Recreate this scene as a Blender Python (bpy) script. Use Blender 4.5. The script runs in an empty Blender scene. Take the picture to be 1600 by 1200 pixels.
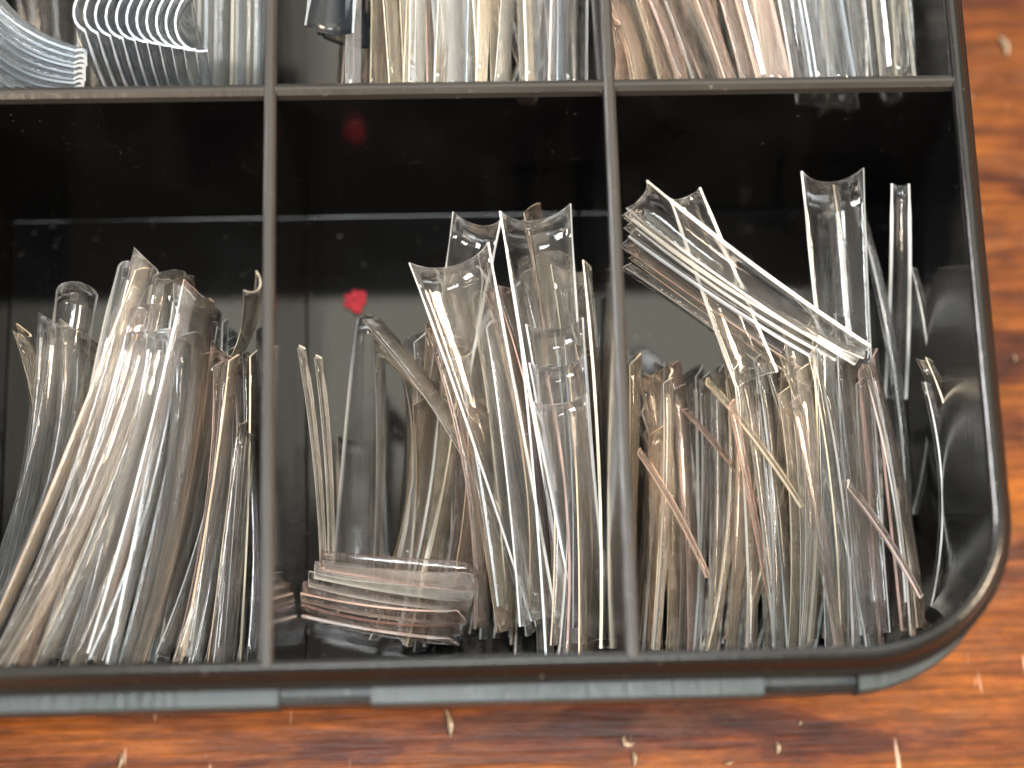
import bpy, bmesh, math, random
from mathutils import Vector, Matrix
random.seed(7)
sc = bpy.context.scene
COL = sc.collection
CM = 0.01

# ------------------------------------------------------------------ camera
F_PX = 2977.3
CAM = Vector((2.3145, -10.4117, 23.376))
PITCH, ROLL, YAW = 0.2637, -0.0273, -0.0191
def cam_matrix():
    cx, sx = math.cos(PITCH), math.sin(PITCH)
    Rx = Matrix(((1, 0, 0), (0, cx, -sx), (0, sx, cx)))
    c, s = math.cos(ROLL), math.sin(ROLL)
    Ry = Matrix(((c, 0, s), (0, 1, 0), (-s, 0, c)))
    c, s = math.cos(YAW), math.sin(YAW)
    Rz = Matrix(((c, -s, 0), (s, c, 0), (0, 0, 1)))
    return Rz @ Rx @ Ry
CR = cam_matrix()
cam = bpy.data.cameras.new("camera")
cam.sensor_width = 36.0
cam.lens = F_PX / 1600 * 36
cam.clip_start = 0.005
cam.clip_end = 50
camo = bpy.data.objects.new("camera", cam)
m4 = CR.to_4x4(); m4.translation = CAM * CM
camo.matrix_world = m4
COL.objects.link(camo)
sc.camera = camo
cam.dof.use_dof = True
cam.dof.focus_distance = 0.262
cam.dof.aperture_fstop = 8.0

# ------------------------------------------------------------------ world and lamps
w = bpy.data.worlds.new("World"); sc.world = w; w.use_nodes = True
bg = w.node_tree.nodes["Background"]
bg.inputs[0].default_value = (0.86, 0.76, 0.62, 1)
bg.inputs[1].default_value = 0.55
sc.view_settings.view_transform = 'Standard'
sc.view_settings.look = 'None'
sc.view_settings.exposure = 0.55
sc.view_settings.gamma = 1.0

def area(name, loc, target, sx, sy, radiance, col):
    l = bpy.data.lights.new(name, 'AREA'); l.shape = 'RECTANGLE'
    l.size = sx; l.size_y = sy
    l.energy = radiance * math.pi * sx * sy
    l.color = col
    o = bpy.data.objects.new(name, l); COL.objects.link(o)
    o.location = loc
    d = Vector(target) - Vector(loc)
    o.rotation_euler = d.to_track_quat('-Z', 'Y').to_euler()
    return o
area("ceiling_light", (0.1, 0.95, 1.9), (0.03, -0.03, 0), 1.8, 1.2, 2.05, (1.0, 0.98, 0.82))
area("window_light_left", (-1.0, 0.25, 0.85), (0.0, 0, 0), 0.35, 0.6, 40.0, (0.97, 0.97, 0.96))
area("window_light_back", (0.45, 2.0, 0.9), (0.03, 0, 0), 0.9, 0.4, 14.0, (0.92, 0.98, 1.0))
area("added_warm_right", (0.95, -0.2, 0.85), (0.03, -0.03, 0), 0.3, 0.45, 75.0, (1.0, 0.77, 0.56))  # added warm light from the right, for cream tints and glints on the tips
area("added_overhead_band", (0.02, -0.15, 1.25), (0.03, -0.03, 0), 0.45, 0.17, 34.0, (0.9, 0.97, 1.0))  # added unseen overhead light, placed to lay pale bands on the hollow tips
area("added_warm_front", (-0.5, -0.95, 0.6), (0.03, -0.03, 0), 0.3, 0.2, 60.0, (1.0, 0.80, 0.64))  # added warm light in front, to brighten the lower tip ends

cy = sc.cycles
cy.max_bounces = 24; cy.transmission_bounces = 22; cy.transparent_max_bounces = 40
cy.use_adaptive_sampling = True; cy.adaptive_threshold = 0.03
cy.glossy_bounces = 10; cy.diffuse_bounces = 4
cy.caustics_reflective = True; cy.caustics_refractive = True
cy.sample_clamp_indirect = 10.0
cy.use_denoising = True
cy.blur_glossy = 0.3

# ------------------------------------------------------------------ box dimensions (cm): z = 0 is the rim
DEP = 4.504                     # depth of the compartments
ZF = -DEP                       # compartment floor
ZT = ZF - 0.30                  # table top
XR, XL = 9.25, -13.6            # centre lines of the outer walls
YF, YB = -7.67, 8.6
COLS = [-9.0, -4.5, 0.0, 4.5]
YD = 0.0                        # row divider

def unproject(u, v, z):
    d = CR @ Vector(((u - 800) / F_PX, -(v - 600) / F_PX, -1.0))
    t = (z - CAM.z) / d.z
    return CAM + d * t

# ------------------------------------------------------------------ materials
def new_mat(name):
    m = bpy.data.materials.new(name); m.use_nodes = True
    nt = m.node_tree
    for n in list(nt.nodes): nt.nodes.remove(n)
    out = nt.nodes.new('ShaderNodeOutputMaterial')
    return m, nt, out
def N(nt, t, **kw):
    n = nt.nodes.new(t)
    for k, v in kw.items():
        if k in n.inputs: n.inputs[k].default_value = v
        else: setattr(n, k, v)
    return n
def L(nt, a, b): nt.links.new(a, b)

def plastic_black(name, base, rough, bump=0.02, scr=0.0):
    m, nt, out = new_mat(name)
    p = N(nt, 'ShaderNodeBsdfPrincipled')
    p.inputs['Base Color'].default_value = (*base, 1)
    p.inputs['IOR'].default_value = 1.5
    tc = N(nt, 'ShaderNodeTexCoord')
    n1 = N(nt, 'ShaderNodeTexNoise'); n1.inputs['Scale'].default_value = 60; n1.inputs['Detail'].default_value = 5
    L(nt, tc.outputs['Object'], n1.inputs['Vector'])
    mr = N(nt, 'ShaderNodeMapRange'); mr.inputs['From Min'].default_value = .3; mr.inputs['From Max'].default_value = .75
    mr.inputs['To Min'].default_value = rough * .7; mr.inputs['To Max'].default_value = rough * 1.5
    L(nt, n1.outputs['Fac'], mr.inputs['Value']); L(nt, mr.outputs[0], p.inputs['Roughness'])
    mp = N(nt, 'ShaderNodeMapping'); mp.inputs['Scale'].default_value = (400, 60, 400)
    n2 = N(nt, 'ShaderNodeTexNoise'); n2.inputs['Scale'].default_value = 3
    L(nt, tc.outputs['Object'], mp.inputs[0]); L(nt, mp.outputs[0], n2.inputs['Vector'])
    nd = N(nt, 'ShaderNodeTexNoise'); nd.inputs['Scale'].default_value = 900; nd.inputs['Detail'].default_value = 3
    L(nt, tc.outputs['Object'], nd.inputs['Vector'])
    md = N(nt, 'ShaderNodeMapRange'); md.inputs['From Min'].default_value = .68; md.inputs['From Max'].default_value = .78
    md.inputs['To Max'].default_value = .35
    L(nt, nd.outputs['Fac'], md.inputs['Value'])
    mxd = N(nt, 'ShaderNodeMix', data_type='RGBA'); mxd.inputs['A'].default_value = (*base, 1); mxd.inputs['B'].default_value = (.22, .21, .19, 1)
    L(nt, md.outputs[0], mxd.inputs['Factor']); L(nt, mxd.outputs['Result'], p.inputs['Base Color'])    # dust
    b = N(nt, 'ShaderNodeBump'); b.inputs['Strength'].default_value = bump; b.inputs['Distance'].default_value = 0.0005
    L(nt, n2.outputs['Fac'], b.inputs['Height']); L(nt, b.outputs[0], p.inputs['Normal'])
    L(nt, p.outputs[0], out.inputs[0])
    return m
M_BOX = plastic_black('black_plastic', (0.0025, 0.0025, 0.0028), 0.07)
M_WALL = plastic_black('black_plastic_wall', (0.0025, 0.0025, 0.0028), 0.10)
M_DARK = plastic_black('smoky_black_tip', (0.02, 0.024, 0.03), 0.25)
M_RIM = plastic_black('black_plastic_rim', (0.006, 0.006, 0.006), 0.14, 0.10)
M_TOP = plastic_black('black_plastic_divider_top', (0.017, 0.0155, 0.014), 0.34, 0.12)
M_LEDGE = plastic_black('black_plastic_ledge', (0.012, 0.018, 0.0195), 0.30, 0.15)

def clear_plastic(name, rough, lo, hi, thin, island=False):
    """clear moulded plastic: refraction, a trace of milkiness and painted brightness; each tip a little different:
    white, cream or pink reflections put into its colour, with weaker or stronger haze"""
    m, nt, out = new_mat(name)
    oi = N(nt, 'ShaderNodeObjectInfo')
    colo = oi.outputs['Color']
    if island:
        ge = N(nt, 'ShaderNodeNewGeometry'); cr = N(nt, 'ShaderNodeValToRGB'); e = cr.color_ramp.elements
        e[0].color = (.84, .92, .97, 1); e[1].color = (.95, .72, .60, 1); x = e.new(.65); x.color = (.97, .94, .88, 1)  # reflection tints painted in, one per tip
        L(nt, ge.outputs['Random Per Island'], cr.inputs[0]); colo = cr.outputs[0]
    gt = N(nt, 'ShaderNodeMix', data_type='RGBA'); gt.inputs['Factor'].default_value = .10
    gt.inputs['A'].default_value = (1, 1, 1, 1); L(nt, colo, gt.inputs['B'])
    g = N(nt, 'ShaderNodeBsdfGlass'); g.inputs['IOR'].default_value = 1.49; g.inputs['Roughness'].default_value = rough
    L(nt, gt.outputs['Result'], g.inputs['Color'])
    d = N(nt, 'ShaderNodeBsdfDiffuse'); t = N(nt, 'ShaderNodeBsdfTranslucent')
    L(nt, colo, d.inputs['Color']); L(nt, colo, t.inputs['Color'])
    mx = N(nt, 'ShaderNodeMixShader'); mx.inputs[0].default_value = .4
    L(nt, d.outputs[0], mx.inputs[1]); L(nt, t.outputs[0], mx.inputs[2])
    m2 = N(nt, 'ShaderNodeMixShader')
    tc = N(nt, 'ShaderNodeTexCoord')
    mp = N(nt, 'ShaderNodeMapping'); mp.inputs['Scale'].default_value = (300, 300, 30)
    n1 = N(nt, 'ShaderNodeTexNoise'); n1.inputs['Scale'].default_value = 2; n1.inputs['Detail'].default_value = 4
    L(nt, tc.outputs['Object'], mp.inputs[0]); L(nt, mp.outputs[0], n1.inputs['Vector'])
    mr = N(nt, 'ShaderNodeMapRange'); mr.inputs['From Min'].default_value = .35; mr.inputs['From Max'].default_value = .7
    mr.inputs['To Min'].default_value = .4; mr.inputs['To Max'].default_value = 1.3
    L(nt, n1.outputs['Fac'], mr.inputs['Value'])
    pr = N(nt, 'ShaderNodeMapRange'); pr.inputs['To Min'].default_value = lo; pr.inputs['To Max'].default_value = hi
    pr.clamp = False; L(nt, oi.outputs['Alpha'], pr.inputs['Value'])
    mu = N(nt, 'ShaderNodeMath', operation='MULTIPLY'); mu.use_clamp = True
    L(nt, mr.outputs[0], mu.inputs[0]); L(nt, pr.outputs[0], mu.inputs[1]); L(nt, mu.outputs[0], m2.inputs[0])
    tr = N(nt, 'ShaderNodeBsdfTransparent'); tr.inputs['Color'].default_value = (.99, .99, .985, 1)
    m0 = N(nt, 'ShaderNodeMixShader'); m0.inputs[0].default_value = thin      # thin sheet: most light goes straight through
    L(nt, g.outputs[0], m0.inputs[1]); L(nt, tr.outputs[0], m0.inputs[2])
    L(nt, m0.outputs[0], m2.inputs[1]); L(nt, mx.outputs[0], m2.inputs[2])
    b = N(nt, 'ShaderNodeBump'); b.inputs['Strength'].default_value = .15; b.inputs['Distance'].default_value = 0.0006
    L(nt, n1.outputs['Fac'], b.inputs['Height']); L(nt, b.outputs[0], g.inputs['Normal'])
    L(nt, m2.outputs[0], out.inputs[0])
    return m
M_TIP = clear_plastic('clear_tip_plastic', 0.015, 0.0, 0.011, 0.40)
M_EDGE = clear_plastic('cut_edge_plastic', 0.10, 0.25, 0.95, 0.30)  # pale haze stands in for light piped to the cut edges
M_TIP2 = clear_plastic('clear_tip_plastic_mixed', 0.015, 0.0, 0.011, 0.40, True)
M_EDGE2 = clear_plastic('cut_edge_plastic_mixed', 0.10, 0.25, 0.95, 0.30, True)

def wood():
    m, nt, out = new_mat('varnished_wood')
    tc = N(nt, 'ShaderNodeTexCoord')
    # long figure running along x
    mp = N(nt, 'ShaderNodeMapping'); mp.inputs['Scale'].default_value = (22, 120, 1)
    mp.inputs['Location'].default_value = (1.3, 2.1, 0)
    mp.inputs['Rotation'].default_value = (0, 0, 0.03)
    L(nt, tc.outputs['Object'], mp.inputs[0])
    n1 = N(nt, 'ShaderNodeTexNoise'); n1.inputs['Scale'].default_value = 1.0; n1.inputs['Detail'].default_value = 7
    n1.inputs['Roughness'].default_value = .62; n1.inputs['Distortion'].default_value = .5
    L(nt, mp.outputs[0], n1.inputs['Vector'])
    r1 = N(nt, 'ShaderNodeValToRGB'); e = r1.color_ramp.elements
    e[0].position = .35; e[0].color = (.027, .009, .005, 1)
    e[1].position = .66; e[1].color = (.165, .053, .007, 1)
    x = e.new(.44); x.color = (.052, .013, .005, 1)
    x = e.new(.51); x.color = (.100, .029, .006, 1)
    L(nt, n1.outputs['Fac'], r1.inputs[0])
    # fine fibres
    mp2 = N(nt, 'ShaderNodeMapping'); mp2.inputs['Scale'].default_value = (60, 900, 1)
    L(nt, tc.outputs['Object'], mp2.inputs[0])
    n2 = N(nt, 'ShaderNodeTexNoise'); n2.inputs['Scale'].default_value = 1; n2.inputs['Detail'].default_value = 4
    L(nt, mp2.outputs[0], n2.inputs['Vector'])
    mr2 = N(nt, 'ShaderNodeMapRange'); mr2.inputs['From Min'].default_value = .3; mr2.inputs['From Max'].default_value = .7
    mr2.inputs['To Min'].default_value = .50; mr2.inputs['To Max'].default_value = 1.35
    L(nt, n2.outputs['Fac'], mr2.inputs['Value'])
    mul = N(nt, 'ShaderNodeVectorMath', operation='MULTIPLY')
    L(nt, r1.outputs[0], mul.inputs[0]); L(nt, mr2.outputs[0], mul.inputs[1])
    mpm = N(nt, 'ShaderNodeMapping'); mpm.inputs['Scale'].default_value = (170, 420, 1)
    L(nt, tc.outputs['Object'], mpm.inputs[0])
    nm = N(nt, 'ShaderNodeTexNoise'); nm.inputs['Scale'].default_value = 1; nm.inputs['Detail'].default_value = 5; nm.inputs['Roughness'].default_value = .7
    L(nt, mpm.outputs[0], nm.inputs['Vector'])
    mrm = N(nt, 'ShaderNodeMapRange'); mrm.inputs['From Min'].default_value = .3; mrm.inputs['From Max'].default_value = .7
    mrm.inputs['To Min'].default_value = .62; mrm.inputs['To Max'].default_value = 1.3
    L(nt, nm.outputs['Fac'], mrm.inputs['Value'])
    mul0 = mul
    mul = N(nt, 'ShaderNodeVectorMath', operation='MULTIPLY'); L(nt, mul0.outputs[0], mul.inputs[0]); L(nt, mrm.outputs[0], mul.inputs[1])
    # worn, dusty varnish: pale blotches
    mp3 = N(nt, 'ShaderNodeMapping'); mp3.inputs['Scale'].default_value = (60, 110, 1)
    L(nt, tc.outputs['Object'], mp3.inputs[0])
    n3 = N(nt, 'ShaderNodeTexNoise'); n3.inputs['Scale'].default_value = 1; n3.inputs['Detail'].default_value = 6; n3.inputs['Roughness'].default_value = .7
    L(nt, mp3.outputs[0], n3.inputs['Vector'])
    mr3 = N(nt, 'ShaderNodeMapRange'); mr3.inputs['From Min'].default_value = .52; mr3.inputs['From Max'].default_value = .80
    mr3.inputs['To Min'].default_value = 0; mr3.inputs['To Max'].default_value = .45
    L(nt, n3.outputs['Fac'], mr3.inputs['Value'])
    mix = N(nt, 'ShaderNodeMix', data_type='RGBA'); mix.inputs['B'].default_value = (.15, .075, .045, 1)
    L(nt, mr3.outputs[0], mix.inputs['Factor']); L(nt, mul.outputs[0], mix.inputs['A'])
    # short scratches across the grain
    mp4 = N(nt, 'ShaderNodeMapping'); mp4.inputs['Scale'].default_value = (420, 75, 1)
    L(nt, tc.outputs['Object'], mp4.inputs[0])
    n4 = N(nt, 'ShaderNodeTexNoise'); n4.inputs['Scale'].default_value = 1; n4.inputs['Detail'].default_value = 2
    L(nt, mp4.outputs[0], n4.inputs['Vector'])
    mr4 = N(nt, 'ShaderNodeMapRange'); mr4.inputs['From Min'].default_value = .70; mr4.inputs['From Max'].default_value = .78
    mr4.inputs['To Min'].default_value = 0; mr4.inputs['To Max'].default_value = .75
    L(nt, n4.outputs['Fac'], mr4.inputs['Value'])
    mix2 = N(nt, 'ShaderNodeMix', data_type='RGBA'); mix2.inputs['B'].default_value = (.55, .42, .34, 1)
    L(nt, mr4.outputs[0], mix2.inputs['Factor']); L(nt, mix.outputs['Result'], mix2.inputs['A'])
    p = N(nt, 'ShaderNodeBsdfPrincipled')
    L(nt, mix2.outputs['Result'], p.inputs['Base Color']); p.inputs['Specular IOR Level'].default_value = .15
    mr5 = N(nt, 'ShaderNodeMapRange'); mr5.inputs['To Min'].default_value = .22; mr5.inputs['To Max'].default_value = .5
    L(nt, n3.outputs['Fac'], mr5.inputs['Value']); L(nt, mr5.outputs[0], p.inputs['Roughness'])
    b = N(nt, 'ShaderNodeBump'); b.inputs['Strength'].default_value = .35; b.inputs['Distance'].default_value = 0.0004
    ad = N(nt, 'ShaderNodeMath', operation='ADD'); L(nt, n2.outputs['Fac'], ad.inputs[0]); L(nt, n3.outputs['Fac'], ad.inputs[1])
    L(nt, ad.outputs[0], b.inputs['Height']); L(nt, b.outputs[0], p.inputs['Normal'])
    L(nt, p.outputs[0], out.inputs[0])
    return m
M_WOOD = wood()

def simple(name, col, rough=.5, trans=0):
    m, nt, out = new_mat(name)
    p = N(nt, 'ShaderNodeBsdfPrincipled')
    tc = N(nt, 'ShaderNodeTexCoord'); n1 = N(nt, 'ShaderNodeTexNoise'); n1.inputs['Scale'].default_value = 900
    L(nt, tc.outputs['Object'], n1.inputs['Vector'])
    mx = N(nt, 'ShaderNodeMix', data_type='RGBA')
    mx.inputs['A'].default_value = (*[c * .6 for c in col], 1); mx.inputs['B'].default_value = (*col, 1)
    L(nt, n1.outputs['Fac'], mx.inputs['Factor']); L(nt, mx.outputs['Result'], p.inputs['Base Color'])
    p.inputs['Roughness'].default_value = rough; p.inputs['Transmission Weight'].default_value = trans
    L(nt, p.outputs[0], out.inputs[0])
    return m
for m_, s_ in ((M_RIM, .36), (M_TOP, .40), (M_WALL, .40)):
    [n for n in m_.node_tree.nodes if n.type == 'BSDF_PRINCIPLED'][0].inputs['Specular IOR Level'].default_value = s_
M_RED = simple('red_reflection', (.80, .075, .10), .35)
M_GLINT = simple('pale_glint', (.50, .42, .31), .3, .5)

# ------------------------------------------------------------------ mesh helpers
def link(name, me, parent=None, mats=()):
    o = bpy.data.objects.new(name, me); COL.objects.link(o)
    for m in mats: me.materials.append(m)
    if parent: o.parent = parent
    return o
def mesh(name, verts, faces, smooth=True):
    me = bpy.data.meshes.new(name)
    me.from_pydata([tuple(Vector(v) * CM) for v in verts], [], faces)
    bm = bmesh.new(); bm.from_mesh(me)
    bmesh.ops.recalc_face_normals(bm, faces=bm.faces)
    bm.to_mesh(me); bm.free()
    if smooth:
        for p in me.polygons: p.use_smooth = True
    return me
def tag(o, label=None, cat=None, group=None, kind=None):
    if label: o['label'] = label
    if cat: o['category'] = cat
    if group: o['group'] = group
    if kind: o['kind'] = kind
    return o

# ------------------------------------------------------------------ table
def table():
    v = [(-60, -45, ZT), (60, -45, ZT), (60, 60, ZT), (-60, 60, ZT),
         (-60, -45, ZT - 3), (60, -45, ZT - 3), (60, 60, ZT - 3), (-60, 60, ZT - 3)]
    f = [(0, 1, 2, 3), (7, 6, 5, 4), (0, 4, 5, 1), (1, 5, 6, 2), (2, 6, 7, 3), (3, 7, 4, 0)]
    o = link('table_surface', mesh('table_surface', v, f, False), None, [M_WOOD])
    tag(o, 'varnished orange brown wooden table top under the black box', None, None, 'structure')
table()

# ------------------------------------------------------------------ box
box = bpy.data.objects.new('compartment_box', None); COL.objects.link(box)
box.location = (0, 0, ZT * CM)
tag(box, 'glossy black plastic compartment box with rounded corner on the wooden table', 'storage box')
def child(name, me, mats):
    o = link(name, me, box, mats)
    o.matrix_parent_inverse = Matrix.Identity(4)
    o.location = (0, 0, -ZT * CM)
    return o

def rrect(off, r, n=14):
    """outline of the outer wall centre line, pushed outward by off"""
    x0, x1, y0, y1 = XL - off, XR + off, YF - off, YB + off
    r = max(r + off, .05)
    pts = []
    for cx, cy, a0 in ((x1 - r, y0 + r, -90), (x1 - r, y1 - r, 0), (x0 + r, y1 - r, 90), (x0 + r, y0 + r, 180)):
        for i in range(n + 1):
            a = math.radians(a0 + 90 * i / n)
            pts.append((cx + r * math.cos(a), cy + r * math.sin(a)))
    return pts
RC = 1.85
def sweep(profile, closed=True):
    rings = []
    for off, z in profile:
        rings.append([(x, y, z) for x, y in rrect(off, RC)])
    n = len(rings[0]); k = len(rings)
    v = [p for r in rings for p in r]
    f = []
    for j in range(k if closed else k - 1):
        j2 = (j + 1) % k
        for i in range(n):
            i2 = (i + 1) % n
            f.append((j * n + i, j * n + i2, j2 * n + i2, j2 * n + i))
    return v, f
# wall with a rounded lip: inner face, lip, outer face, foot
prof = [(-.02, ZF - .05), (-.12, -.22), (-.15, -.10), (-.14, -.045), (-.10, -.01), (-.04, 0.0), (.0, -.012), (.03, -.05), (.055, -.14), (.10, -.28), (.14, -.33), (.18, -.35),
        (.185, -.44), (.15, -.5), (.06, -.62), (.02, ZT + .02), (-.02, ZT)]
v, f = sweep(prof); ow = child('outer_wall', mesh('outer_wall', v, f), [M_RIM, M_WALL])
nr = len(rrect(0, RC))
for k_, p in enumerate(ow.data.polygons):
    if k_ // nr in (0,): p.material_index = 1
def prism(pts_yz, x0, x1, axis='x'):
    n = len(pts_yz); v = []
    for x in (x0, x1):
        for a, z in pts_yz:
            v.append((x, a, z) if axis == 'x' else (a, x, z))
    f = [tuple(range(n)), tuple(range(2 * n - 1, n - 1, -1))]
    for i in range(n):
        j = (i + 1) % n
        f.append((i, j, n + j, n + i))
    return v, f
def bar_profile(c, wt, wb, top, bot, r=.05):
    h = wt / 2
    return [(c - wb / 2, bot), (c - h, top - r * 1.6), (c - h + r * .3, top - r * .5), (c - h + r, top), (c + h - r, top), (c + h - r * .3, top - r * .5), (c + h, top - r * 1.6), (c + wb / 2, bot)]
# floor
fl = [(x, y, ZF) for x, y in rrect(-.03, RC)] + [(x, y, ZT) for x, y in rrect(-.06, RC)]
n = len(fl) // 2
child('floor', mesh('floor', fl, [tuple(range(n)), tuple(range(2 * n - 1, n - 1, -1))] + [(i, (i + 1) % n, n + (i + 1) % n, n + i) for i in range(n)], False), [M_BOX])
def fillet(x0, x1, y0, y1, r=.16):
    """rounded foot where the walls of one compartment meet its floor"""
    V = []; F = []; n = 6
    rings = []
    for i in range(n + 1):
        a = math.pi / 2 * i / n
        o = r * (1 - math.sin(a)); z = ZF + .004 + r * (1 - math.cos(a))
        rings.append([(x0 + o, y0 + o, z), (x1 - o, y0 + o, z), (x1 - o, y1 - o, z), (x0 + o, y1 - o, z)])
    for R_ in rings: V += R_
    for i in range(n):
        for k in range(4):
            a, b = i * 4 + k, i * 4 + (k + 1) % 4
            F.append((a, b, b + 4, a + 4))
    me = mesh('corner_fillet', V, F, False)
    child('corner_fillet', me, [M_WALL])
for xa, xb in ((-4.5, 0), (0, 4.5)):
    fillet(xa + .145, xb - .145, YF + .13, YD - .145, .032)
def divider(v, f, bev):
    me = mesh('divider', v, f, False)
    return child('divider', me, [M_WALL, M_TOP])
def mark_rim(o, zlim):
    for p in o.data.polygons:
        if p.center.z > zlim * CM: p.material_index = 1
v, f = prism([(YD - .20, ZF + .003), (YD - .15, ZF + .05), (YD - .146, ZF + .2), (YD - .10, ZF + .2), (YD - .10, ZF + .003)], 4.64, XR - .35)
child('corner_fillet', mesh('corner_fillet', v, f, False), [M_RIM])
v, f = prism(bar_profile(YD, .22, .30, -.02, ZF - .02, .09), XL + .03, XR - .03)
mark_rim(divider(v, f, 0), -.3)
for x in COLS:
    for y0, y1 in ((YF + .03, YD - .075), (YD + .075, YB - .03)):
        v, f = prism(bar_profile(x, .17, .30, 0.0, ZF - .02), y0, y1, 'y')
        mark_rim(divider(v, f, 0), -.3)
    v, f = prism(bar_profile(x, .172, .20, 0.001, -.6), YD - .08, YD + .08, 'y')
    child('divider_joint', mesh('divider_joint', v, f, False), [M_TOP])

# front ledge strips (outside, below the lip)
def ledge(x0, x1, z, y0, y1, dep, bev=.03):
    pr = [(y0, z - dep), (y0, z - bev), (y0 - .0, z), (y1 + bev, z), (y1, z - bev), (y1, z - dep)]
    v, f = prism(pr[0:1] + pr[2:], x0, x1)
    child('ledge_strip', mesh('ledge_strip', v, f, False), [M_LEDGE])
def px_x(u, v=1085): return unproject(u, v, -.5).x
YO = YF - .13
for u0, u1 in ((-1500, 434), (580, 1195)):
    ledge(px_x(u0) if u0 > -1000 else XL + RC, px_x(u1), -.52, YO, YO - .27, .5)
def corner_ledge():
    path = [(px_x(1345), YF - .0, 0, -1)]
    for i in range(13):
        a = math.radians(-90 + 6.0 * i)
        path.append((XR - RC + RC * math.cos(a), YF + RC + RC * math.sin(a), math.cos(a), math.sin(a)))
    V = []; F = []
    for k, (x, y, nx, ny) in enumerate(path):
        o2 = .39 - .20 * min(1, (k / 9) ** 1.3)
        for o, z in ((.12, -.53), (o2 - .03, -.53), (o2, -.57), (o2, -1.0), (.12, -1.0)):
            V.append((x + nx * o, y + ny * o, z))
    n = 5
    for k in range(len(path) - 1):
        for i in range(n):
            a, b = k * n + i, k * n + (i + 1) % n
            F.append((a, b, b + n, a + n))
    F += [tuple(range(n)), tuple(range(len(V) - n, len(V)))]
    child('ledge_strip', mesh('ledge_strip', V, F, False), [M_LEDGE])
corner_ledge()
for u0, u1 in ((434, 580), (1195, 1345)):   # recessed latch seats between them
    ledge(px_x(u0) + .005, px_x(u1) - .005, -.72, YO, YO - .23, .3)
    v, f = prism([(YO - .13, -.721), (YO - .13, -.66), (YO - .21, -.66), (YO - .225, -.721)], px_x(u0) + .02, px_x(u1) - .02)
    child('latch_bar', mesh('latch_bar', v, f, False), [M_RIM])

# ------------------------------------------------------------------ nail tips
TIPM = {}
def tip_mesh(L_, w0, w1, arc, bow, style):
    """one nail tip in cm: axis along +z (0 = cuticle end), arch opens toward -x, bow bends the length"""
    key = (round(L_, 1), round(w0, 2), round(w1, 2), round(arc), round(bow, 2), style)
    if key in TIPM: return TIPM[key]
    L_, w0, w1, arc, bow, style = key
    na, nl = 10, 14
    th0 = .05
    V = []; F = []; MI = []
    def pt(s, a, th):
        # s 0..1 length; a -1..1 across
        wd = w0 + (w1 - w0) * (s ** .85)
        half = math.radians(arc) / 2 * (1 - .12 * s)
        R = wd / 2 / math.sin(min(half, math.pi / 2))
        ang = a * half
        r = R + th
        z = s * L_
        if style == 0: z += -(.16 * w0) * (a * a) * (1 - s) ** 6 + 0      # concave cuticle end: corners stand proud
        if style == 1: z += (.30 * w0) * (a * a) * (1 - s) ** 6           # rounded cuticle end
        x = r * math.cos(ang) - R
        y = r * math.sin(ang)
        x += bow * (1 - (2 * s - 1) ** 2)
        return (x, y, z)
    for j in range(nl + 1):
        s = j / nl
        th = th0
        if s < .12: th = th0 * .62                                       # thin contact well
        for i in range(na + 1):
            V.append(pt(s, -1 + 2 * i / na, th / 2))
        for i in range(na + 1):
            V.append(pt(s, -1 + 2 * i / na, -th / 2))
    row = 2 * (na + 1)
    for j in range(nl):
        for i in range(na):
            a = j * row + i
            F.append((a, a + 1, a + row + 1, a + row)); MI.append(0)
            b = a + na + 1
            F.append((b, b + row, b + row + 1, b + 1)); MI.append(0)
        for a, b in ((j * row, j * row + na + 1), (j * row + na, j * row + 2 * na + 1)):
            F.append((a, b, b + row, a + row)); MI.append(1)
    for j in (0, nl):
        for i in range(na):
            a = j * row + i
            F.append((a, a + na + 1, a + na + 2, a + 1)); MI.append(1)
    me = mesh('nail_tip', V, F, True)
    me.materials.append(M_TIP); me.materials.append(M_EDGE)
    for p, mi in zip(me.polygons, MI):
        p.material_index = mi
        if mi: p.use_smooth = False
    TIPM[key] = me
    return me

CELLS = {'L': (-4.5, 0, YF, YD), 'M': (0, 4.5, YF, YD), 'R': (4.5, XR, YF, YD),
         'BL': (-4.5, 0, YD, YB), 'BM': (0, 4.5, YD, YB), 'BR': (4.5, XR, YD, YB)}
FILL = []
def filler(cell, n, tl, tr, bl, br, jit=14, w=(.3, .4, .5), dz=.3):
    """more of the same tips, deeper in the piles: joined into one mesh at the end"""
    for i in range(n):
        t = (i + random.random()) / n; t2 = min(max(t + random.gauss(0, .12), 0), 1)
        a = [tl[k] + (tr[k] - tl[k]) * t for k in range(3)]; b = [bl[k] + (br[k] - bl[k]) * t2 for k in range(3)]
        a[0] += random.gauss(0, jit); a[1] += random.gauss(0, jit * 2); b[0] += random.gauss(0, jit); b[1] += random.gauss(0, jit)
        a[2] -= random.random() * dz; b[2] -= random.random() * dz
        P0 = inside(unproject(*a), cell, .08); P1 = inside(unproject(*b), cell, .08)
        me, M = tip_frame(P0, P1, random.uniform(78, 102), random.choice(w), .25, 110, random.choice((.05, .15)), random.choice((0, 1)))
        FILL.append((me, M))
def inside(P, cell, m):
    x0, x1, y0, y1 = CELLS[cell]
    P.x = min(max(P.x, x0 + .13 + m), x1 - .13 - m)
    P.y = min(max(P.y, y0 + .2), y1 - .2)
    P.z = max(P.z, ZF + .03 + m * .6)
    return P
NT = [0]
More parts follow.
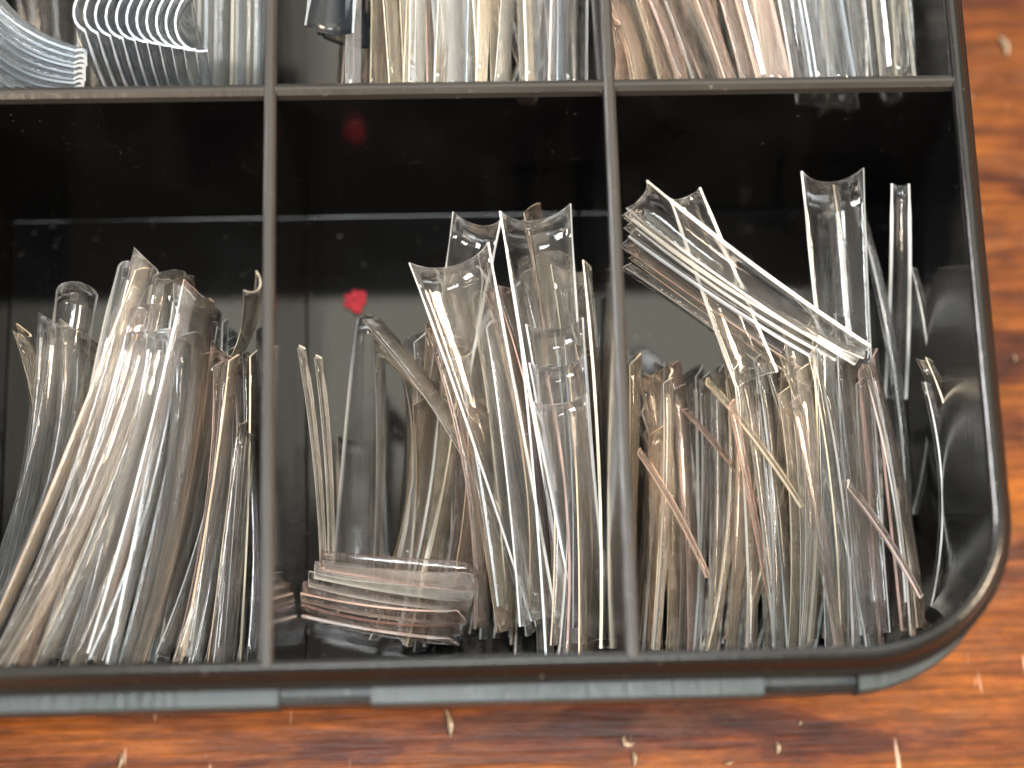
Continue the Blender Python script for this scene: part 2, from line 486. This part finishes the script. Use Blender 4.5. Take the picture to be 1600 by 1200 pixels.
def tip_frame(P0, P1, roll, w0, w1, arc, bow, style):
    A = P1 - P0
    L_ = A.length
    az = A.normalized()
    up = Vector((0, -.25, 1)); up = (up - az * up.dot(az)).normalized()
    side = az.cross(up)
    r = math.radians(roll)
    xa = -(up * math.cos(r) + side * math.sin(r))       # +x local = outside of the arch
    ya = az.cross(xa)
    Lq = max(1.0, round(L_ * 2) / 2)
    me = tip_mesh(Lq, w0, w1, arc, bow, style)
    M = Matrix((( *xa, ), ( *ya, ), ( *az, ))).transposed().to_4x4()
    M = M @ Matrix.Diagonal((1, 1, L_ / Lq, 1))
    M.translation = P0 * CM
    return me, M
GLINT_TONES = [(.86, .92, .97)] * 4 + [(.96, .96, .94)] * 6 + [(.97, .85, .66)] * 3 + [(.97, .74, .54)] * 3 + [(.95, .66, .58)] * 2  # cream, peach and pink reflections painted as plastic colour
WHITE = (.97, .97, .95); BLUISH = (.74, .84, .95); CREAM = (.98, .88, .70); ROSE = (.95, .74, .66)
def tip(P0, P1, roll, w0=.9, w1=.5, arc=150, bow=.25, style=0, label='', group=None, tone=None, scuff=None):
    """P0 = cuticle (wide) end, P1 = free end, world cm; roll 0 = hollow side to the sky, 90 = standing on its long edge"""
    me, M = tip_frame(P0, P1, roll, w0, w1, arc, bow, style)
    o = bpy.data.objects.new('nail_tip', me); COL.objects.link(o)
    o.matrix_world = M
    tag(o, label, 'nail tip', group)
    t_ = tone or random.choice(GLINT_TONES); o.color = (*t_, random.choice((.1, .5, .9, 1.5, 2.5, 4.0)) if scuff is None else scuff)  # alpha sets how much brightness is painted on as haze
    NT[0] += 1
    return o
def ptip(cell, a, b, roll, w0=.9, w1=.5, label='', group='single nail tips lying loose in the compartments', m=.05, **k):
    """ends given as (u, v, z): picture position of the end at height z"""
    P0 = inside(unproject(*a), cell, m); P1 = inside(unproject(*b), cell, m)
    return tip(P0, P1, roll, w0, w1, label=label, group=group, **k)
def describe(where, t, ro, wd, w, st, n):
    part = (', left part of ', ', middle part of ', ', right part of ')[min(2, int(max(t, 0) * 3))] if n > 7 else ' in '
    pose = 'edgewise' if ro < 125 else ('arched' if ro > 160 else 'half-turned')
    size = 'wide' if wd > (w[0] + w[1]) / 2 + .01 else ('narrow' if wd < (w[0] + w[1]) / 2 - .01 else 'medium')
    return f"{size} {pose} {'square-ended ' if st == 0 else ''}clear tip{part}{where}"
ORD = ['first', 'second', 'third', 'fourth', 'fifth', 'sixth', 'seventh', 'eighth', 'ninth', 'tenth', 'eleventh', 'twelfth', 'thirteenth', 'fourteenth']
def fan(cell, n, tl, tr, bl, br, rolls, w=(.75, .95), w1=(.35, .5), jit=(10, 25), zj=.25, label='', group='', arc=(135, 165), bow=(.1, .35), style=(0, 1), rnd=1.0):
    """a packed run of tips: wide ends between tl and tr, points between bl and br"""
    for i in range(n):
        t = (i + random.uniform(-.3, .3) * rnd) / max(n - 1, 1)
        g = random.gauss
        a = [tl[k] + (tr[k] - tl[k]) * t for k in range(3)]
        t2 = min(max(t + g(0, .06) * rnd, -.03), 1.03)
        b = [bl[k] + (br[k] - bl[k]) * t2 for k in range(3)]
        a[0] += g(0, jit[0]) * .5; a[1] += g(0, jit[1]); a[2] += random.uniform(-zj, zj)
        b[0] += g(0, jit[0]); b[1] += g(0, jit[1]) * .6; b[2] += random.uniform(-zj, zj)
        P0 = inside(unproject(*a), cell, .1); P1 = inside(unproject(*b), cell, .1)
        ro = random.uniform(*rolls); wd = round(random.choice([w[0], (w[0] + w[1]) / 2, w[1]]), 2); st = random.choice(style)
        tip(P0, P1, ro, wd, random.choice(w1), random.choice(arc), random.choice(bow), st, describe(label, t, ro, wd, w, st, n), group)

# ---- left compartment
fan('L', 9, (70, 500, -2.2), (180, 560, -2.2), (-25, 960, -2.8), (50, 990, -2.8), (82, 100), w=(.35, .55), w1=(.25, .35), bow=(.15, .3), label="the dark upright row, left compartment", group='upright row at left of left compartment')
ptip('L', (120, 440, -1.9), (60, 930, -3.4), 175, .55, .35, label='narrow arched clear tip rising behind the upright row in the left compartment', style=1)
ptip('L', (48, 525, -2.0), (-10, 940, -3.6), 80, .6, .35, label='clear tip edge standing alone left of the upright row', bow=.5)
fan('L', 26, (228, 490, -1.7), (325, 500, -1.7), (-25, 1035, -1.9), (225, 1045, -2.5), (78, 115), w=(.38, .66), w1=(.25, .35), label="the slanted fan, left compartment", group='slanted fan in the left compartment', jit=(10, 26), bow=(.05, .2))
for i, (u, v, q) in enumerate(((205, 408, 'left'), (228, 410, 'right'))):
    ptip('L', (u, v, -1.6), (110 + 20 * i, 900, -2.6), 178, .34, .3, style=1, label=f'{q} one of two narrow clear tips topping the slanted fan', bow=.45)
ptip('L', (268, 440, -1.6), (170, 960, -2.8), 150, .5, .35, style=1, label='clear tip with a rounded end just right of the two topmost narrow tips')
ptip('L', (300, 430, -1.7), (240, 950, -2.8), 100, .7, .4, style=1, label='dark curved clear tip at the right top of the slanted fan')
fan('L', 14, (325, 550, -2.2), (402, 560, -2.3), (190, 1040, -3.0), (385, 1045, -3.0), (75, 105), w=(.35, .55), bow=(.05, .15), label="the pack beside the left divider", group='tips packed at right of left compartment', jit=(8, 22))
fan('L', 8, (360, 640, -2.6), (404, 660, -2.4), (260, 1040, -2.9), (400, 1030, -2.6), (75, 105), w=(.3, .45), bow=(.0, .1), label="the lower layer beside the left divider", group='lower tips at right of left compartment', jit=(6, 30))
ptip('L', (405, 450, -1.0), (365, 570, -2.6), 90, .4, .3, label='short dark tip leaning on the divider above the packed tips', bow=.1)

# ---- middle compartment
ptip('M', (476, 545, -1.6), (508, 880, -3.0), 92, .22, .18, tone=WHITE, scuff=1.3, label='thin clear tip on edge at the far left of the middle compartment', bow=.05)
ptip('M', (502, 560, -1.8), (520, 880, -3.1), 92, .22, .18, tone=WHITE, scuff=1.3, label='thin clear tip on edge just right of the leftmost one in the middle compartment', bow=.05)
ptip('M', (575, 492, -2.3), (560, 940, -4.0), 182, .30, .80, style=1, label='clear tip with narrow top standing under the red glitter spot', arc=110, bow=.1)
ptip('M', (560, 690, -3.6), (556, 960, -4.2), 0, .6, .5, label='clear tip with pale blue shine behind the ribbed stack', arc=110)
ptip('M', (600, 560, -2.5), (588, 940, -3.8), 95, .3, .2, tone=WHITE, scuff=1.3, bow=.05, label='thin bright upright tip edge right of the rounded tip')
for i in range(5):
    ptip('M', (592 + 7 * i, 498 + 14 * i, -2.0 - .08 * i), (835 + 8 * i, 985 - 12 * i, -3.2 - .05 * i), 95, .5, .35, bow=.35,
         label=ORD[i] + ' clear tip from the left in the nested run sweeping right from the glitter', group='nested run sweeping right in the middle compartment')
fan('M', 11, (645, 560, -2.7), (715, 560, -2.7), (595, 960, -3.9), (705, 1000, -3.8), (70, 110), w=(.5, .7), w1=(.3, .4), label="the run behind the ribbed stack", group='tips leaning left behind the ribbed stack', jit=(8, 35))
ptip('M', (748, 352, -1.8), (640, 900, -3.2), 20, .72, .4, label='clear tip with a pointed left corner leaning left near the middle compartment top', arc=90, bow=.12, tone=WHITE, scuff=1.2)
ptip('M', (710, 415, -1.5), (850, 965, -2.8), 8, 1.12, .35, label='wide hollow clear tip sweeping down right, lowest of the three wide ends', arc=100, bow=.16, tone=WHITE, scuff=1.5)
ptip('M', (834, 345, -1.6), (918, 1000, -2.9), -8, 1.0, .45, label='wide hollow clear tip with the highest square end in the middle compartment', arc=100, bow=.12, tone=WHITE, scuff=1.5)
ptip('M', (862, 392, -1.9), (905, 985, -3.2), 180, .6, .45, style=1, label='arched narrow tip nested under the highest square end', bow=.3)
for i in range(3):
    ptip('M', (868 + 4 * i, 515 + 58 * i, -1.7 + .03 * i), (925 + 2 * i, 1000, -2.9), 4, .78 - .02 * i, .42, arc=95, bow=.10, tone=(WHITE, BLUISH)[i % 2], scuff=1.0,
         label=f'{["topmost","middle one","lowest"][i]} of the stepped hollow tips below the highest square end', group='stepped tips nested at right of the middle compartment')
ptip('M', (915, 425, -1.6), (938, 1010, -2.9), 60, .8, .4, tone=CREAM, scuff=1.4, bow=.1, label='clear tip with a sharp corner close to the right divider of the middle compartment')
fan('M', 11, (860, 560, -2.2), (932, 520, -2.2), (880, 1010, -3.0), (940, 1015, -2.9), (80, 120), w=(.35, .6), bow=(.05, .15), label="the pack beside the right divider", group='tips packed at right of the middle compartment', jit=(8, 50))
fan('M', 15, (690, 480, -2.2), (850, 450, -2.1), (770, 960, -3.1), (900, 1000, -3.0), (78, 105), w=(.35, .6), bow=(.05, .2), label="the middle compartment's crowd", group='crowded centre of the middle compartment', jit=(14, 50))
fan('M', 8, (700, 560, -2.4), (760, 560, -2.4), (640, 960, -3.8), (730, 1000, -3.6), (60, 130), w=(.5, .7), label="the run under the wide hollows", group='tips crossing under the wide hollow tips', jit=(14, 40))
# ribbed stack of short tips lying across the front
for i in range(7):
    ptip('M', (748 - 5 * i, 905 + 17 * i, -2.3 - .16 * i), (500 - 9 * i, 876 + 15 * i, -2.3 - .2 * i), 165 - 12 * i, .46, .26, tone=((.72, .36, .32), WHITE, WHITE, (.45, .2, .18), ROSE, (.5, .26, .22), ROSE)[i], scuff=(.6, 16, 1.5, .1, 1, .1, .3)[i], arc=70, bow=.04 + .03 * (i % 3), style=1,  # white tip carries the highlight, dark tips the gaps, as colour
         label=ORD[i] + ' short wide clear tip from the top of the ribbed stack lying across the front', group='ribbed stack lying across the front')

# ---- right compartment
ptip('R', (1004, 305, -.9), (1348, 552, -1.6), 25, .48, .34, tone=WHITE, scuff=1.3, label='big hollow clear tip lying diagonally on top with its square end at upper left', arc=120, bow=-.2)
for i in range(7):
    ptip('R', (985 + (i % 3) * 6, 328 + 14 * i, -.9 - .10 * i), (1350 - 24 * i, 552 + 4 * i, -1.7 - .1 * i), random.uniform(60, 100), .3, .25, tone=(WHITE, WHITE, WHITE, BLUISH, ROSE, CREAM, WHITE)[i], scuff=1.2, bow=-.15 + .03 * i,
         label=ORD[i] + ' clear tip from the top of the diagonal bundle in the right compartment', group='diagonal bundle in the right compartment')
ptip('R', (1072, 308, -.8), (1180, 590, -2.0), 5, .42, .6, tone=WHITE, scuff=1.3, label='narrow clear tip crossing under the diagonal bundle', arc=120, bow=.1)
ptip('R', (1296, 285, -1.9), (1360, 990, -3.0), -5, .90, .5, label='long upright hollow tip with two bright edges right of the diagonal bundle', arc=100, bow=.12, tone=WHITE, scuff=1.5)
ptip('R', (1310, 300, -2.1), (1300, 900, -3.2), 80, .4, .3, label='thin clear tip standing inside the long upright hollow tip')
ptip('R', (1350, 330, -2.4), (1420, 960, -3.4), 92, .3, .25, label='dim clear tip right of the long upright hollow tip')
ptip('R', (1450, 290, -1.9), (1462, 620, -3.2), 20, .24, .3, tone=WHITE, scuff=1.3, label='upper clear tip leaning on the right outer wall', arc=130, m=.35)
ptip('R', (1480, 420, -2.6), (1490, 800, -3.8), 95, .22, .2, label='middle clear tip standing against the right outer wall')
ptip('R', (1500, 565, -2.2), (1506, 945, -3.0), 85, .4, .25, tone=CREAM, scuff=1.4, label='lower clear tip on edge against the right outer wall', bow=.4)
ptip('R', (1518, 600, -2.4), (1522, 945, -3.2), 92, .25, .2, label='dim clear tip nearest the rounded corner of the box', bow=.2)
fan('R', 10, (1002, 600, -2.4), (1105, 600, -2.6), (1005, 1020, -3.6), (1110, 1020, -3.6), (60, 120), w=(.4, .6), w1=(.25, .35), bow=(.0, .08), label="the thin sheaf, right compartment", group='thin tips at left of the right compartment', jit=(22, 25))
fan('R', 18, (1130, 590, -2.2), (1260, 560, -2.0), (1100, 1015, -3.0), (1330, 1010, -3.0), (80, 105), w=(.35, .5), w1=(.25, .4), label="the tangled heap", group='tangled heap in the right compartment', jit=(20, 35), rnd=2.0, bow=(.05, .15))
fan('R', 3, (1080, 640, -2.2), (1330, 620, -1.9), (1300, 950, -2.9), (1160, 990, -2.9), (80, 100), w=(.18, .25), w1=(.15, .2), label='the criss-cross layer over the heap', group='criss-cross layer over the tangled heap', jit=(45, 50), rnd=2.5, bow=(.0, .1))
fan('R', 12, (1240, 550, -2.0), (1330, 540, -2.0), (1240, 1010, -3.0), (1365, 1010, -2.9), (78, 110), w=(.38, .6), w1=(.35, .45), bow=(.0, .1), label="the pack below the diagonal bundle", group='tips packed below the diagonal bundle', jit=(10, 25))
fan('R', 9, (1330, 560, -2.2), (1375, 570, -2.5), (1340, 990, -3.2), (1440, 985, -3.2), (80, 100), w=(.35, .5), bow=(.0, .1), label="the row right of the heap", group='tips right of the tangled heap', jit=(12, 20))
ptip('R', (1105, 590, -1.9), (1255, 790, -2.2), 90, .18, .15, tone=CREAM, scuff=1.4, style=1, label='bright thin tip slanting down right across the tangled heap', bow=.05)
ptip('R', (1000, 700, -2.2), (1108, 900, -2.6), 90, .18, .15, tone=ROSE, scuff=1.4, style=1, label='bright thin tip slanting down right at the left of the heap', bow=.05)
ptip('R', (1325, 750, -2.0), (1440, 930, -2.6), 90, .2, .16, tone=ROSE, scuff=1.4, style=1, label='bright thin tip slanting down right at the lower right of the heap', bow=.05)
ptip('R', (1050, 590, -2.2), (1028, 1015, -3.0), 90, .35, .25, tone=WHITE, scuff=1.4, style=1, label='bright thin tip leaning slightly left at the left of the right compartment', bow=.05)

# ---- back row
def wtip(cell, P0, P1, roll, w0, w1, label, group, **k):
    tip(inside(Vector(P0), cell, .05), inside(Vector(P1), cell, .05), roll, w0, w1, label=label, group=group, **k)
for i in range(11):     # accordion of nested tips standing on end
    x = -2.65 + .13 * i
    wtip('BL', (x, 1.5 - .035 * i, -.35 - .03 * i), (x + .2, 1.2, -4.2), -60 - i * 3, .95, .7, ORD[i] + ' clear arc from the left in the accordion of upended tips, back left compartment', 'accordion of nested arcs at the back left', arc=150, bow=.1, tone=(.62, .70, .80), scuff=1.6)
for i in range(12):
    wtip('BL', (-4.3, 2.9 - .13 * i, -1.0 - .06 * i), (-2.62 - .02 * i, .95 - .04 * i, -.8 - .08 * i), 95 + 5 * (i % 3), .5, .3, ORD[i] + ' tip from the top of the milky sweep curving toward the accordion', 'milky sweep at the back left', bow=-.35, arc=120, tone=(.68, .78, .88), scuff=5)
for i in range(14):
    x = -1.5 + .098 * i
    wtip('BL', (x + .1, 5.6, -2.0), (x - .05, .3 + random.random() * .5, -3.0), random.uniform(75, 105), .7, .45, ORD[i] + ' clear tip from the left in the straight row beside the back left divider', 'straight row at the back left', bow=.05, tone=(WHITE, BLUISH, CREAM)[i % 3], scuff=random.choice((1, 4, 7)))
for i in range(10):
    x = -4.2 + .25 * i
    wtip('BL', (x, 5.2, -2.6), (x + random.gauss(.1, .15), .4 + random.random() * .3, -3.9), random.uniform(70, 110), .6, .4, ORD[i] + ' clear tip from the left on the floor of the back left compartment', 'bottom tips at the back left')
o = tip(unproject(512, 52, -1.0), unproject(540, -190, -1.3), 8, .66, .5, 165, .1, 0, 'smoky grey looped tip end sticking up at the left of the back middle compartment')
o.data = o.data.copy(); o.data.materials[0] = M_DARK; o.data.materials[1] = simple('smoky_edge', (.22, .26, .30), .35)
o = tip(unproject(535, 70, -1.6), unproject(575, -160, -1.9), 12, .8, .5, 165, .1, 0, 'black tip lying directly under the smoky grey looped one')
o.data = o.data.copy(); o.data.materials[0] = M_DARK; o.data.materials[1] = M_DARK
for i in range(30):
    t = i / 29
    x0 = 1.1 + 3.1 * t; x1 = 1.0 + 3.1 * (t + random.gauss(0, .07))
    wtip('BM', (x0 + random.gauss(0, .15), 5.8, -1.0 + random.uniform(-.3, .3)), (x1, .25 + random.random() * .2, -1.5 + random.uniform(-.4, .6)), (random.uniform(75, 105), random.uniform(162, 200))[i % 6 == 5], (.4, .6)[i // 2 % 2], .4,
         describe('the back middle compartment', t, 170 * (i % 6 == 5) + 1, (.4, .6)[i // 2 % 2], (.4, .6), 1, 34), 'dense fan in the back middle compartment', tone=random.choice((WHITE, CREAM, CREAM, ROSE, BLUISH)), scuff=random.choice((1, 4, 8, 10)), bow=.05)
for i in range(26):
    t = i / 25
    x1 = 4.75 + 4.1 * t; x0 = x1 - 1.6 * (1 - t) ** .8 - .1
    x0 = max(x0, 4.75)
    y0 = min(5.5, 1.0 + (x1 - 4.6) * 1.7)
    wtip('BR', (x0, y0, -1.0 + random.uniform(-.3, .3)), (x1 + random.gauss(0, .08), .25 + random.random() * .25, -1.6 + random.uniform(-.4, .6)), (random.uniform(75, 105), random.uniform(162, 200))[i % 5 == 4], (.4, .65)[i // 2 % 2], .45,
         describe('the back right compartment', t, 170 * (i % 5 == 4) + 1, (.4, .65)[i // 2 % 2], (.4, .65), 1, 26), 'slanting fan in the back right compartment', tone=(random.choice((WHITE, ROSE, ROSE, CREAM)) if t < .6 else random.choice((WHITE, BLUISH, WHITE, CREAM))), scuff=random.choice((.5, 1, 3, 8 if t > .55 else 4)), bow=.08)

filler('L', 50, (215, 500, -2.1), (390, 540, -2.4), (-10, 1030, -2.5), (370, 1040, -3.0), w=(.25, .35, .45), dz=.7)
filler('L', 8, (60, 590, -2.8), (185, 600, -2.8), (-20, 980, -3.3), (90, 1000, -3.4))
filler('M', 24, (660, 560, -2.7), (850, 540, -2.7), (640, 990, -3.6), (900, 1005, -3.6))
filler('M', 14, (840, 600, -2.6), (935, 580, -2.6), (880, 1010, -3.4), (938, 1015, -3.4), jit=8)
filler('BM', 44, (585, -180, -1.2), (925, -180, -1.2), (560, 150, -1.6), (925, 150, -1.6), dz=1.2)
filler('BR', 34, (960, -180, -1.2), (1440, -180, -1.2), (1080, 150, -1.6), (1480, 150, -1.6), dz=1.2)
filler('R', 50, (1120, 610, -2.6), (1350, 600, -2.6), (1080, 1015, -3.4), (1380, 1005, -3.4))
filler('R', 8, (1000, 640, -2.8), (1100, 640, -2.8), (1000, 1020, -3.6), (1100, 1020, -3.6))
def join_fill():
    bm = bmesh.new()
    for me, M in FILL:
        n0 = len(bm.verts); bm.from_mesh(me); bm.verts.ensure_lookup_table()
        bmesh.ops.transform(bm, matrix=M, verts=bm.verts[n0:])
    me = bpy.data.meshes.new('nail_tip_pile'); bm.to_mesh(me); bm.free()
    o = link('nail_tip_pile', me, None, [M_TIP2, M_EDGE2])
    o.color = (.95, .90, .82, .9)
    tag(o, 'deeper clear tips packed under the visible ones in the compartments', 'nail tips', None, 'stuff')
join_fill()

# ------------------------------------------------------------------ red glitter spot
def red_spot():  # reflection of something red, built as solid specks
    c = unproject(556, 470, ZF + .06)
    V = []; F = []
    for k in range(30):
        a = random.uniform(0, 6.28); r = .17 * math.sqrt(random.random())
        px, py, pz = c.x + r * math.cos(a), c.y + r * math.sin(a), c.z + random.uniform(-.03, .0)
        s = random.uniform(.03, .06); b = len(V)
        for q in range(6):
            t = q * math.pi / 3 + a
            V.append((px + s * math.cos(t), py + s * math.sin(t), pz + random.uniform(-.01, .01)))
        V.append((px, py, pz + .035)); V.append((px, py, pz - .02))
        for q in range(6):
            F.append((b + q, b + (q + 1) % 6, b + 6)); F.append((b + (q + 1) % 6, b + q, b + 7))
    o = link('reflection_clump', mesh('reflection_clump', V, F, False), None, [M_RED])
    tag(o, 'small pinkish red glitter clump on the black floor of the middle compartment', 'reflection')
red_spot()

# ------------------------------------------------------------------ glints and worn varnish on the table, built as slivers
def glint(u, v, ln, wd, ang, label, curl=.5):
    c = unproject(u, v, ZT + .01); V = []; F = []
    n = 7
    for i in range(n):
        s = i / (n - 1) - .5
        t = ang + curl * s
        cx = c.x + s * ln * math.cos(t); cy_ = c.y + s * ln * math.sin(t)
        ww = wd * (1 - (2 * s) ** 2 * .8) * random.uniform(.6, 1.1) / 2
        nx, ny = -math.sin(t), math.cos(t)
        z = ZT + .012 + .05 * (1 - abs(2 * s))
        V += [(cx + nx * ww, cy_ + ny * ww, z), (cx - nx * ww, cy_ - ny * ww, z + .015), (cx - nx * ww, cy_ - ny * ww, z - .01), (cx + nx * ww, cy_ + ny * ww, z - .02)]
    for i in range(n - 1):
        for k in range(4):
            a, b = i * 4 + k, i * 4 + (k + 1) % 4
            F.append((a, b, b + 4, a + 4))
    F += [(3, 2, 1, 0), tuple(range(4 * n - 4, 4 * n))]
    o = link('glint_sliver', mesh('glint_sliver', V, F), None, [M_GLINT])
    tag(o, label, 'glint', 'pale glints on the wooden table')
glint(703, 1128, .42, .09, math.radians(100), 'long bright upright flake on the table just below the front ledge', .3)
glint(978, 1163, .26, .08, math.radians(-35), 'curled cream flake on the table below the middle of the ledge', 1.6)
glint(992, 1185, .25, .06, math.radians(95), 'thin flake just under the curled cream flake')
glint(1571, 72, .36, .10, math.radians(105), 'white flake on the orange table at the upper right')
glint(1216, 1168, .20, .06, math.radians(95), 'small pale flake on the table right of the curled one')
glint(1138, 1193, .16, .04, math.radians(3), 'flat pale flake lying level at the bottom of the table')
glint(190, 1190, .22, .07, math.radians(80), 'pale flake on the table below the left compartment')
glint(1250, 1130, .10, .04, math.radians(60), 'tiny pale glint on the table below the recessed latch seat')
glint(1530, 330, .12, .04, math.radians(110), 'tiny pale glint on the table right of the upper outer wall')
glint(1585, 560, .14, .04, math.radians(95), 'tiny pale glint on the table at the right picture edge')
